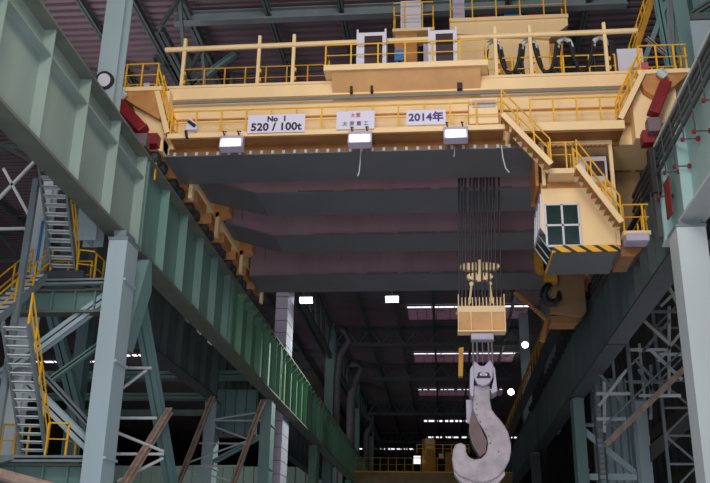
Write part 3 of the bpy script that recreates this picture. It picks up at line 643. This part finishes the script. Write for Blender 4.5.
# ------------------------------------------------------------------ MAIN HOIST
RX = [.72,.86,1.0,1.22,1.36,1.5,1.66,1.8,1.94,2.1,2.24,2.46]
for i,x in enumerate(RX):
    xt = 1.72+(x-1.62)*.9
    tag(MB().tube([(x,35.5+.4*(i%2),12.2),(.5*x+.5*xt,34.55+.12*(i%2),17.2),(xt,34.1,19.9)],.036,6).build('hoist_rope',M['rope'],loc=(x,36,12.2)),'dark greased wire rope running from the trolley to the main hook block','rope','hoist ropes of the main hook')
def ellipse(cx,cz,rx,rz,n=24,p=2.6):
    r = []
    for k in range(n):
        t = 2*math.pi*k/n; c,s = math.cos(t),math.sin(t)
        r.append((cx+rx*math.copysign(abs(c)**(2/p),c), cz+rz*math.copysign(abs(s)**(2/p),s)))
    return r
H = thing('hook_block','large cream pulley block with beam plates hung on the ropes','hook block',(1.6,35.9,11))
for y in (35.6,35.78): MB().prism(ellipse(1.61,13.82,.82,.17),'Y',y,y+.08).build('equalizer_beam',M['cream'],H)
for y in (35.58,35.78): MB().prism(ellipse(1.61,13.38,.54,.16),'Y',y,y+.08).build('equalizer_beam',M['cream'],H)
MB().box((1.5,35.56,13.15),(1.72,35.64,14.1)).build('link',M['cream'],H)
for xa,xb in ((1.25,1.15),(2.0,2.08)): MB().tube([(xa,35.6,13.0),(xb,35.6,12.2)],.05).build('link_rod',M['cream'],H)
for x in (1.25,2.0): MB().tube([(x,35.55,13.05),(x,35.65,13.05)],.09,12).build('pin',M['cream'],H)
b = MB().box((.65,35.4,11.8),(2.58,36.05,12.05)).build('block_top',M['cream'],H)
for i in range(14):
    x = .68+i*.142; MB().box((x,35.4,12.05),(x+.035,36.0,12.42 if i%13 else 12.55)).build('guide_plate',M['cream'],b)
mb = MB(); n = 10
pr = [(35.4+.35*(1-math.cos(math.pi/2*k/6))*0+.0+.25*math.sin(math.pi*k/6)*0+.12*k/6, 11.8-.75*k/6) for k in range(7)]
MB().prism([(35.42,11.8),(35.5,11.5),(35.66,11.05),(35.9,11.05),(36.05,11.8)],'X',.68,2.55).build('block_shell',M['balcony'],H)
mb = MB()
for x in (.66,1.17,2.0,2.53): mb.box((x,35.38,11.02),(x+.04,36.02,11.82))
mb.box((.64,35.36,10.98),(2.57,36.0,11.04)).build('rib',M['cream'],H)
MB().box((1.17,35.5,10.68),(2.08,36.0,10.96)).build('shackle',M['lilac'],H,bevel=.04)
for x in (1.24,1.4,1.86,2.0): MB().tube([(x,35.7,10.7),(x,35.7,9.3)],.035).build('suspension_rod',M['duct'],H)
MB().tube([(1.62,35.7,10.7),(1.62,35.7,9.75)],.02).build('suspension_rod',M['duct'],H)
for x in (.62,2.6): MB().tube([(x-.03,35.8,11.85),(x+.03,35.8,11.85)],.08,10).build('pin',M['ochre'],H)
MB().prism([(.64,9.35),(.82,9.35),(.88,10.55),(.68,10.5)],'Y',36.2,36.6).build('side_guard',M['ochre'],H)
HOOK = [(1.17,8.9),(1.18,8.34),(1.18,7.94),(1.33,7.52),(1.55,7.16),(1.68,6.9),(1.72,6.6),(1.65,6.26),(1.44,6.05),(1.18,6.0),(.95,6.12),(.86,6.32),(.89,6.44),(.83,6.57),(.66,6.65),(.46,6.58),(.36,6.38),(.31,5.99),(.37,5.63),(.57,5.39),(.83,5.28),(1.15,5.18),(1.49,5.15),(1.8,5.22),(2.08,5.37),(2.35,5.67),(2.52,5.97),(2.6,6.3),(2.61,6.62),(2.52,7.06),(2.4,7.3),(2.23,7.53),(2.05,7.74),(1.91,7.96),(1.86,8.34),(1.88,8.9)]
K = thing('crane_hook','massive pale forged crane hook hanging below the pulley block','hook',(1.55,36,5.2))
MB().prism(HOOK,'Y',35.85,36.75).build('hook_body',M['hook'],K,bevel=.06)
MB().prism([(x+.0,z-.05) for x,z in [(.34,5.9),(.4,5.5),(.6,5.25),(.9,5.08),(1.49,4.98),(2.05,5.15),(2.35,5.5),(2.3,5.9),(1.5,5.6),(.9,5.7)]],'Y',36.0,36.9).build('back_plate',M['hook'],K,bevel=.03)
MB().prism([(1.19,8.18),(1.05,7.55),(1.0,7.1),(1.12,6.6),(1.4,6.12),(1.64,6.31),(1.69,6.73),(1.33,7.55)],'Y',36.0,36.8).build('liner',M['hookin'],K)
mb = MB()
for (x,z) in ((1.3,7.95),(1.33,7.72),(1.45,7.45),(1.66,7.16),(1.77,6.9),(1.81,6.62),(2.12,6.3),(1.34,8.15)): mb.tube([(x,35.845,z),(x,35.86,z)],.028,8)
mb.build('rivet',M['black'],K)
HEAD = [(1.27,9.83),(1.5,9.62),(1.66,9.62),(1.91,9.87),(2.02,9.66),(1.98,9.15),(1.85,8.92),(1.6,8.8),(1.36,8.9),(1.23,9.18),(1.23,9.67)]
hd = MB().prism(HEAD,'Y',35.55,36.6).build('hook_head',M['lilac'],K,bevel=.04)
MB().tube([(1.48,35.5,9.25),(1.48,35.56,9.25)],.1,10).tube([(1.76,35.5,9.25),(1.76,35.56,9.25)],.1,10).box((1.35,35.51,9.12),(1.9,35.55,9.2)).build('keeper',M['black'],hd)
MB().tube([(1.52,35.47,9.25),(1.52,35.5,9.25)],.05,8).tube([(1.72,35.47,9.25),(1.72,35.5,9.25)],.05,8).build('bolt',M['white'],hd)
MB().prism([(1.23,9.67),(1.1,9.5),(1.06,8.6),(1.1,8.4),(1.2,8.4),(1.24,9.1)],'Y',35.5,36.7).build('cheek_plate',M['lilac'],K,bevel=.02)
MB().prism([(1.98,9.67),(2.08,9.5),(2.14,8.6),(1.95,8.5),(1.88,8.56),(2.02,9.1)],'Y',35.5,36.7).build('cheek_plate',M['lilac'],K,bevel=.02)
MB().prism([(.93,8.4),(.93,7.5),(1.2,7.4),(1.2,8.4)],'Y',36.3,36.5).build('cheek_extension',M['lilac'],K)
# ------------------------------------------------------------------ AUXILIARY HOOK, REAR BOX
A = thing('auxiliary_hook','small black crane hook under an orange-yellow block beside the cab','hook',(5.4,43.8,15.5))
MB().prism(ellipse(5.1,16.9,.42,.75),'Y',43.5,44.1).build('block',M['ochre'],A,bevel=.05)
MB().box((5.15,43.5,15.65),(5.8,44.1,16.8)).build('block_frame',M['ochre'],A)
pts = [(5.45,43.8,15.65),(5.2,43.8,15.35),(5.12,43.8,15.0),(5.3,43.8,14.68),(5.6,43.8,14.62),(5.85,43.8,14.85),(5.88,43.8,15.25)]
MB().tube(pts,[.16,.2,.22,.24,.22,.16,.06],10).build('hook_body',M['black'],A,smooth=True)
B = thing('maintenance_box','large tan box hanging behind the cab under the far girder','box',(6.3,44.6,13.7))
MB().prism([(5.72,16.9),(5.45,14.3),(7.0,14.1),(7.3,14.4),(7.3,16.9)],'Y',44.6,46.2).build('shell',M['tan'],B,bevel=.04)
MB().box((5.5,44.7,13.85),(6.8,46,14.2)).build('base',M['brown_and_shade'],B)
S = thing('yellow_strut','ochre bent strut right of the hook block','strut',(5.9,50,15.4))
MB().tube([(4.23,50,17.13),(5.94,50,15.45),(5.6,50,14.2)],.16,8).build('tube',M['cream_dark'],S)
tag(MB().tube([(7,50,17.95),(7,75,17.9),(7,104,17.6)],.12,8).build('guard_pipe',M['ochre'],loc=(7,50,17.9)),'ochre pipe running along the dark right runway behind the small hook','pipe')
# ------------------------------------------------------------------ COLLECTOR RAILS (right)
for i,(x,z,r,l) in enumerate(((7.55,15.82,.05,'uppermost'),(7.52,15.5,.04,'second from top'),(7.5,15.2,.04,'third from top'),(7.48,14.85,.05,'lowest'))):
    o = MB().bar((x,14,z),(x,44,z),r*1.6,r*2.4).build('conductor_rail',M['steel_dark'],loc=(x,30,z)); tag(o,'dark power rail along the right runway, '+l+' of the four','power rail','power rails along the right runway')
for i in range(11):
    y = 17+i*1.2; z = 14.0+(i%2)*.35
    o = thing('insulator_bracket','red insulator on a thin rod bracket on the right girder, number','bracket',(7.9,y,z),'red insulators on the near right girder')
    o['label'] = 'dark red insulator on a thin rod projecting from the near right girder'
    MB().tube([(7.9,y,z),(7.35,y,z)],.02,6).build('rod',M['steel_dark'],o)
    MB().tube([(7.9,y,z),(7.82,y,z)],.08,10).tube([(7.45,y,z-.02),(7.36,y,z-.02)],.07,10).build('insulator',M['red'],o)
    MB().bar((7.45,y,z),(7.45,y+.1,15.8),.035).build('hanger',M['steel_dark'],o)
o = thing('collector_frame','dark tall bracket frame between the right girders','frame',(7.55,29.3,12.6))
MB().box((7.35,29.2,12.6),(7.5,29.6,15.0)).build('post',M['steel_dark'],o); MB().box((7.3,29.1,14.2),(7.6,29.5,15.9)).build('bracket',M['black'],o)
o = MB().box((7.55,28.0,13.0),(7.6,28.7,14.3)).build('red_panel',M['red'],loc=(7.6,28.3,13)); tag(o,'dark red plate on the end of the near right girder','plate')
# ------------------------------------------------------------------ UPPER RIGHT STEELWORK
for (a,b,wd,m,l) in (((9.5,34,26.8),(9.78,34,21.2),.3,'column_teal','teal brace rising behind the right end platform'),((9.9,34,25.2),(8.7,34,22.3),.2,'column_teal','teal brace slanting left behind the right end platform'),
   ((10.2,34,27.6),(9.78,34,21.4),.28,'steel','grey post between the teal braces at upper right'),((10.25,33.8,27.5),(10.6,33.8,18),.6,'column_teal','broad teal leg at the upper right corner'),
   ((11.9,34,25.2),(10.5,34,24.3),.26,'truss','teal diagonal brace in the upper right corner'),((10.5,34,24.36),(13,34,24.4),.34,'truss','grey cross beam in the upper right corner'),
   ((8.9,33.9,23.4),(9.6,33.9,22.6),.16,'rust','short rusty bar behind the right end platform')):
    brace(a,b,wd,M[m],l)
o = tag(MB().box((10.5,33,16),(13.6,33.2,23.6)).build('panel', M['column'], loc=(11.5,30.6,15)),'pale steel wall panel behind the power rails at upper right','panel')
t = thing('building_stair','yellow railed stair climbing beyond the right end of the crane','stair',(7.2,36,21))
stair(t,(7.9,34.8,21.4),(9.5,34.8,25.8),.6,14,M['ochre'],M['steel_dark'],(1,-1))
# ------------------------------------------------------------------ RIGHT SIDE LATTICE
lattice('lattice tower beside the white column',13.6,54,1.7,0,18,M['steel'],1.6,.11)
lattice('distant lattice tower low on the right',13.4,66,2,0,18,M['steel_light'],1.9,.11)
LT = [((10.71,15.9),(13.34,15.88)),((10.4,13.73),(12.33,13.72)),((11.96,13.49),(13.31,13.48)),((10.47,11.97),(12.04,11.97)),((10.62,11.16),(12.84,11.16)),((8.39,11.28),(10.19,11.28)),
 ((11.46,12.9),(11.17,9.91)),((12.81,16.25),(12.3,11.27)),((11.24,15.41),(12.58,13.96)),((12.72,15.4),(11.07,13.61)),((11.54,13.73),(13.05,12.08)),((13.34,14.79),(11.93,13.13)),
 ((10.58,13.14),(11.59,11.97)),((12.73,17.74),(13.27,16.25)),((12.35,16.26),(13.37,17.23)),((8.6,12.56),(9.9,10.59)),((10.07,12.55),(8.45,10.59)),((8.29,9.91),(9.85,9.91)),((10.76,12.67),(11.52,11.28)),((8.89,11.97),(8.68,9.23))]
t = thing('bracing_frame','tangle of pale crossing lattice bars right of the dark runway girder','bracing',(10.8,50,9))
for i,(a,b) in enumerate(LT): MB().bar((a[0],50+.1*(i%4),a[1]),(b[0],50+.1*(i%4),b[1]),.15,.15,up=(0,1,0)).build('lacing', M['steel_light' if i%3 else 'steel'], t)
for x in (10.3,13.45): MB().bar((x,50.2,0),(x,50.2,18),.2).build('chord', M['steel'], t)
for (a,b,wd,m,l) in (((8.7,57.6,10.4),(11.8,57.6,7.65),.35,'column','pale knee brace between the right column pair'),((8.7,57.5,7.6),(11.8,57.5,7.62),.35,'column','pale low tie between the right column pair'),
   ((8.7,57.6,10.75),(11.8,57.6,10.75),.2,'steel','grey upper tie between the right column pair')):
    brace(a,b,wd,M[m],l)
t = thing('service_stair','dark sloping stair with rusty rails on the right','stair',(7.8,40,8))
MB().bar((8.5,49,8.4),(12.9,49,12.4),.08,.3).build('stringer',M['rust'],t); MB().bar((8.5,49.8,8.4),(12.9,49.8,12.4),.08,.3).build('stringer',M['steel'],t)
for i in range(14): p = lerp((8.5,49.4,8.4),(12.9,49.4,12.4),(i+.5)/14); MB().bar((p[0],p[1]-.4,p[2]),(p[0],p[1]+.4,p[2]),.25,.04).build('tread',M['steel_dark'],t)
MB().tube([(8.5,49,9.4),(12.9,49,13.4)],.05).build('handrail',M['steel'],t)
t = thing('caged_ladder','dark vertical ladder with pale rungs beside the slim teal column','ladder',(9.2,55,0))
MB().bar((9.0,55,0),(9.0,55,12.3),.1).bar((9.45,55,0),(9.45,55,12.3),.1).build('stile',M['steel_dark'],t)
for i in range(40): MB().bar((9.0,55,.3+i*.3),(9.45,55,.3+i*.3),.09).build('rung',M['duct'],t)
t = thing('service_beam','dark sloping beam low on the right behind the white column','beam',(14,60,9))
MB().bar((12.6,60,8.9),(17.5,60,12.9),.3,.8).build('beam',M['wall_brown'],t)
for i in range(4):
    z=12.1+i*0; 
brace((8.3,30.5,12.7),(14,30.5,12.7),.35,M['steel'],'grey cross beam meeting the right column at the frame edge','side_beam',.4,cat='beam')
brace((8.3,30.5,11.2),(13,30.5,8.4),.2,M['steel_light'],'pale diagonal right of the white column','brace')
for (x0,x1,z0,z1) in (): pass
# panelled tank behind ladder
t = thing('panel_tower','pale blue ribbed panel tower behind the right lattice','tower',(10.5,62,0))
MB().box((10.1,62,0),(12.4,63,14.6)).build('shell',M['column'],t)
for i in range(5): MB().box((10.2+i*.5,61.85,0),(10.28+i*.5,62,14.6)).build('rib',M['steel'],t)
# dark wheel brackets hanging under crane right side
t = thing('cable_bracket_row','row of small dark brackets along the dark right girder','bracket',(7.6,40,16))
for i in range(26):
    y = 38+i*1.7; MB().box((7.55,y,15.6),(7.9,y+.5,16.0)).build('bracket',M['black'],t)
# ------------------------------------------------------------------ FAR CRANE + LAMPS
D = thing('distant_crane','distant yellow-railed crane gallery at the far end of the hall','crane',(-3,110,12.6))
MB().box((-10.8,110,12.2),(8,112.5,13.3)).build('girder',M['tan'],D)
MB().box((-10.8,109.6,13.3),(8,110.2,13.45)).build('walkway',M['yellow'],D)
railing(D,[(-10.5,109.7,13.4),(7,109.7,13.4)],18,1.6,m=M['ochre'],r=.06)
MB().box((-2.6,110.5,13.4),(-1.0,112,17.3)).box((.2,110.5,13.4),(2.2,112,15.8)).build('hoist_frame',M['ochre'],D)
MB().box((-2.2,110.4,16.2),(-1.1,110.5,17.4)).box((-.6,110.4,15),(0,110.5,15.6)).build('panel',M['cream'],D)
MB().box((-3.6,110.2,14.4),(-2.8,110.4,15.3)).build('lamp',M['skylight'],D)
railing(D,[(-3.2,109.9,15.6),(3,109.9,15.6)],6,1.0,m=M['yellow'],r=.06)
def flood2(x,y,z,label):
    f = thing('hall_floodlight',label,'lamp',(x,y,z),'white floodlights beyond the crane')
    MB().box((x-.55,y,z-.05),(x+.55,y+.6,z+.25)).build('housing',M['steel_dark'],f); MB().prism([(y-.05,z-.2),(y-.05,z+.12),(y,z+.15),(y+.4,z-.25)],'X',x-.5,x+.5).build('lens',M['lampface'],f)
    MB().bar((x,y+.3,z+.3),(x,y+.3,26 if z > 20 else z+1),.08).build('hanger',M['steel_dark'],f)
flood2(-10.57,67,22,'left one of two white floodlights hanging beyond the crane')
flood2(-3.81,67,22,'right one of two white floodlights hanging beyond the crane')
t = thing('light_beam','thin dark beam carrying the two white floodlights','beam',(-12,67.3,25.9)); MB().ibeam((-12,67.3,26),(9,67.3,26),.3,.3,.05).build('beam',M['truss'],t)
def star(x,y,z,r,label):
    f = thing('spotlight',label,'lamp',(x,y,z),'bright spotlights on the right columns')
    import math as m_
    mb = MB(); mb.tube([(x,y-.1,z),(x,y,z)],r,16).build('lens',M['starlamp'],f); MB().tube([(x,y,z),(x,y+.4,z+.1)],[r*1.25,r*.8],16).build('housing',M['steel_dark'],f)
    MB().bar((x,y+.4,z),(x+1.2,y+1,z),.1).build('arm',M['steel_dark'],f)
star(8.41,90.5,24,.3,'bright spotlight below the small black hook')
star(8.66,115.4,24,.36,'bright spotlight beside the big hook, the lower of the two')
# ------------------------------------------------------------------ LIGHT
W = bpy.data.worlds.new('World'); bpy.context.scene.world = W; W.use_nodes = True
bg = W.node_tree.nodes['Background']; bg.inputs[0].default_value = (.80,.86,1,1); bg.inputs[1].default_value = .55
def area(loc, target, size, power, color, sy=None):  # unseen fill lights added to brighten crane, columns and roof
    l = bpy.data.lights.new('area','AREA'); l.size = size; l.energy = power; l.color = color
    if sy: l.shape = 'RECTANGLE'; l.size_y = sy
    o = bpy.data.objects.new('added_area_fill', l); col.objects.link(o); o.location = loc
    o.rotation_euler = (V(target)-V(loc)).to_track_quat('-Z','Y').to_euler(); return o
area((-2,2,22),(-1.5,31,18.5),8,2600,(1,.93,.82),4)
area((2,10,26),(-1.5,33,22),8,900,(1,.95,.88),4)
area((-3,6,3),(-12,30,8),5,1000,(.88,.94,1),4)
area((-3,8,10),(8,26,14),4,420,(.9,.97,1),4)
area((-1,12,3),(-1,30,16),8,500,(.9,.93,1),5)
def spot(loc,target,power,color,ang,blend=.6,r=.3):
    l = bpy.data.lights.new('spot','SPOT'); l.energy = power; l.color = color; l.spot_size = math.radians(ang); l.spot_blend = blend; l.shadow_soft_size = r
    o = bpy.data.objects.new('spot_lamp', l); col.objects.link(o); o.location = loc; o.rotation_euler = (V(target)-V(loc)).to_track_quat('-Z','Y').to_euler()
spot((5,76,20),(-11,64,14),20000,(.85,1,.85),40)
spot((-1,60,26),(-11,90,15),6000,(.75,1,.8),50)
spot((4,22,4),(1.5,36,8),700,(1,.95,1),34)
spot((-10.5,67,21.5),(-8,70,0),1500,(.9,.9,1),90)
area((-17.5,37,19.5),(-17,42,28),6,480,(1,.93,.95),12)
area((-32,98,9),(-32,120,6),12,1100,(.9,1,.95),6)
area((-1.5,40,1.2),(-1.5,40,28),16,650,(.95,.93,1),44)  # upward fill added near the floor, standing in for bounce
area((-3,110,2),(-3,110,28),20,520,(.85,.95,.95),70)
area((-32,70,4),(-32,70,28),14,1000,(1,.95,1),60)
area((14,50,3),(14,50,28),6,600,(.9,.95,1),30)
tag(MB().box((-10.66,29.9,15.5),(-10.62,30.0,16.2)).build('strap',M['yellow'],loc=(-10.64,30,15.5)),'short yellow strap hanging on the left girder joint','strap')
o = thing('round_lamp','round lamp with dark rim on the big pale blue column','lamp',(-12.2,27.9,18.66))
MB().tube([(-12.2,28.02,18.66),(-12.2,27.86,18.62)],.34,24).build('rim',M['black'],o); MB().tube([(-12.2,27.87,18.62),(-12.2,27.84,18.61)],.24,24).build('lens',M['white'],o)
# ------------------------------------------------------------------ CAMERA
def cam():
    p,y,r = math.radians(20.4),math.radians(5.78),math.radians(1.06)
    F = V((-math.sin(y)*math.cos(p), math.cos(y)*math.cos(p), math.sin(p)))
    R = F.cross(V((0,0,1))).normalized(); U = R.cross(F)
    R2 = R*math.cos(r)+U*math.sin(r); U2 = U*math.cos(r)-R*math.sin(r)
    c = bpy.data.cameras.new('Camera'); c.sensor_width = 36; c.lens = 898.6/710*36; c.clip_end = 600
    o = bpy.data.objects.new('Camera', c); col.objects.link(o)
    m = Matrix((R2,U2,-F)).transposed().to_4x4(); m.translation = (0,0,1.7); o.matrix_world = m
    bpy.context.scene.camera = o
cam()
bpy.context.scene.view_settings.view_transform = 'Standard'
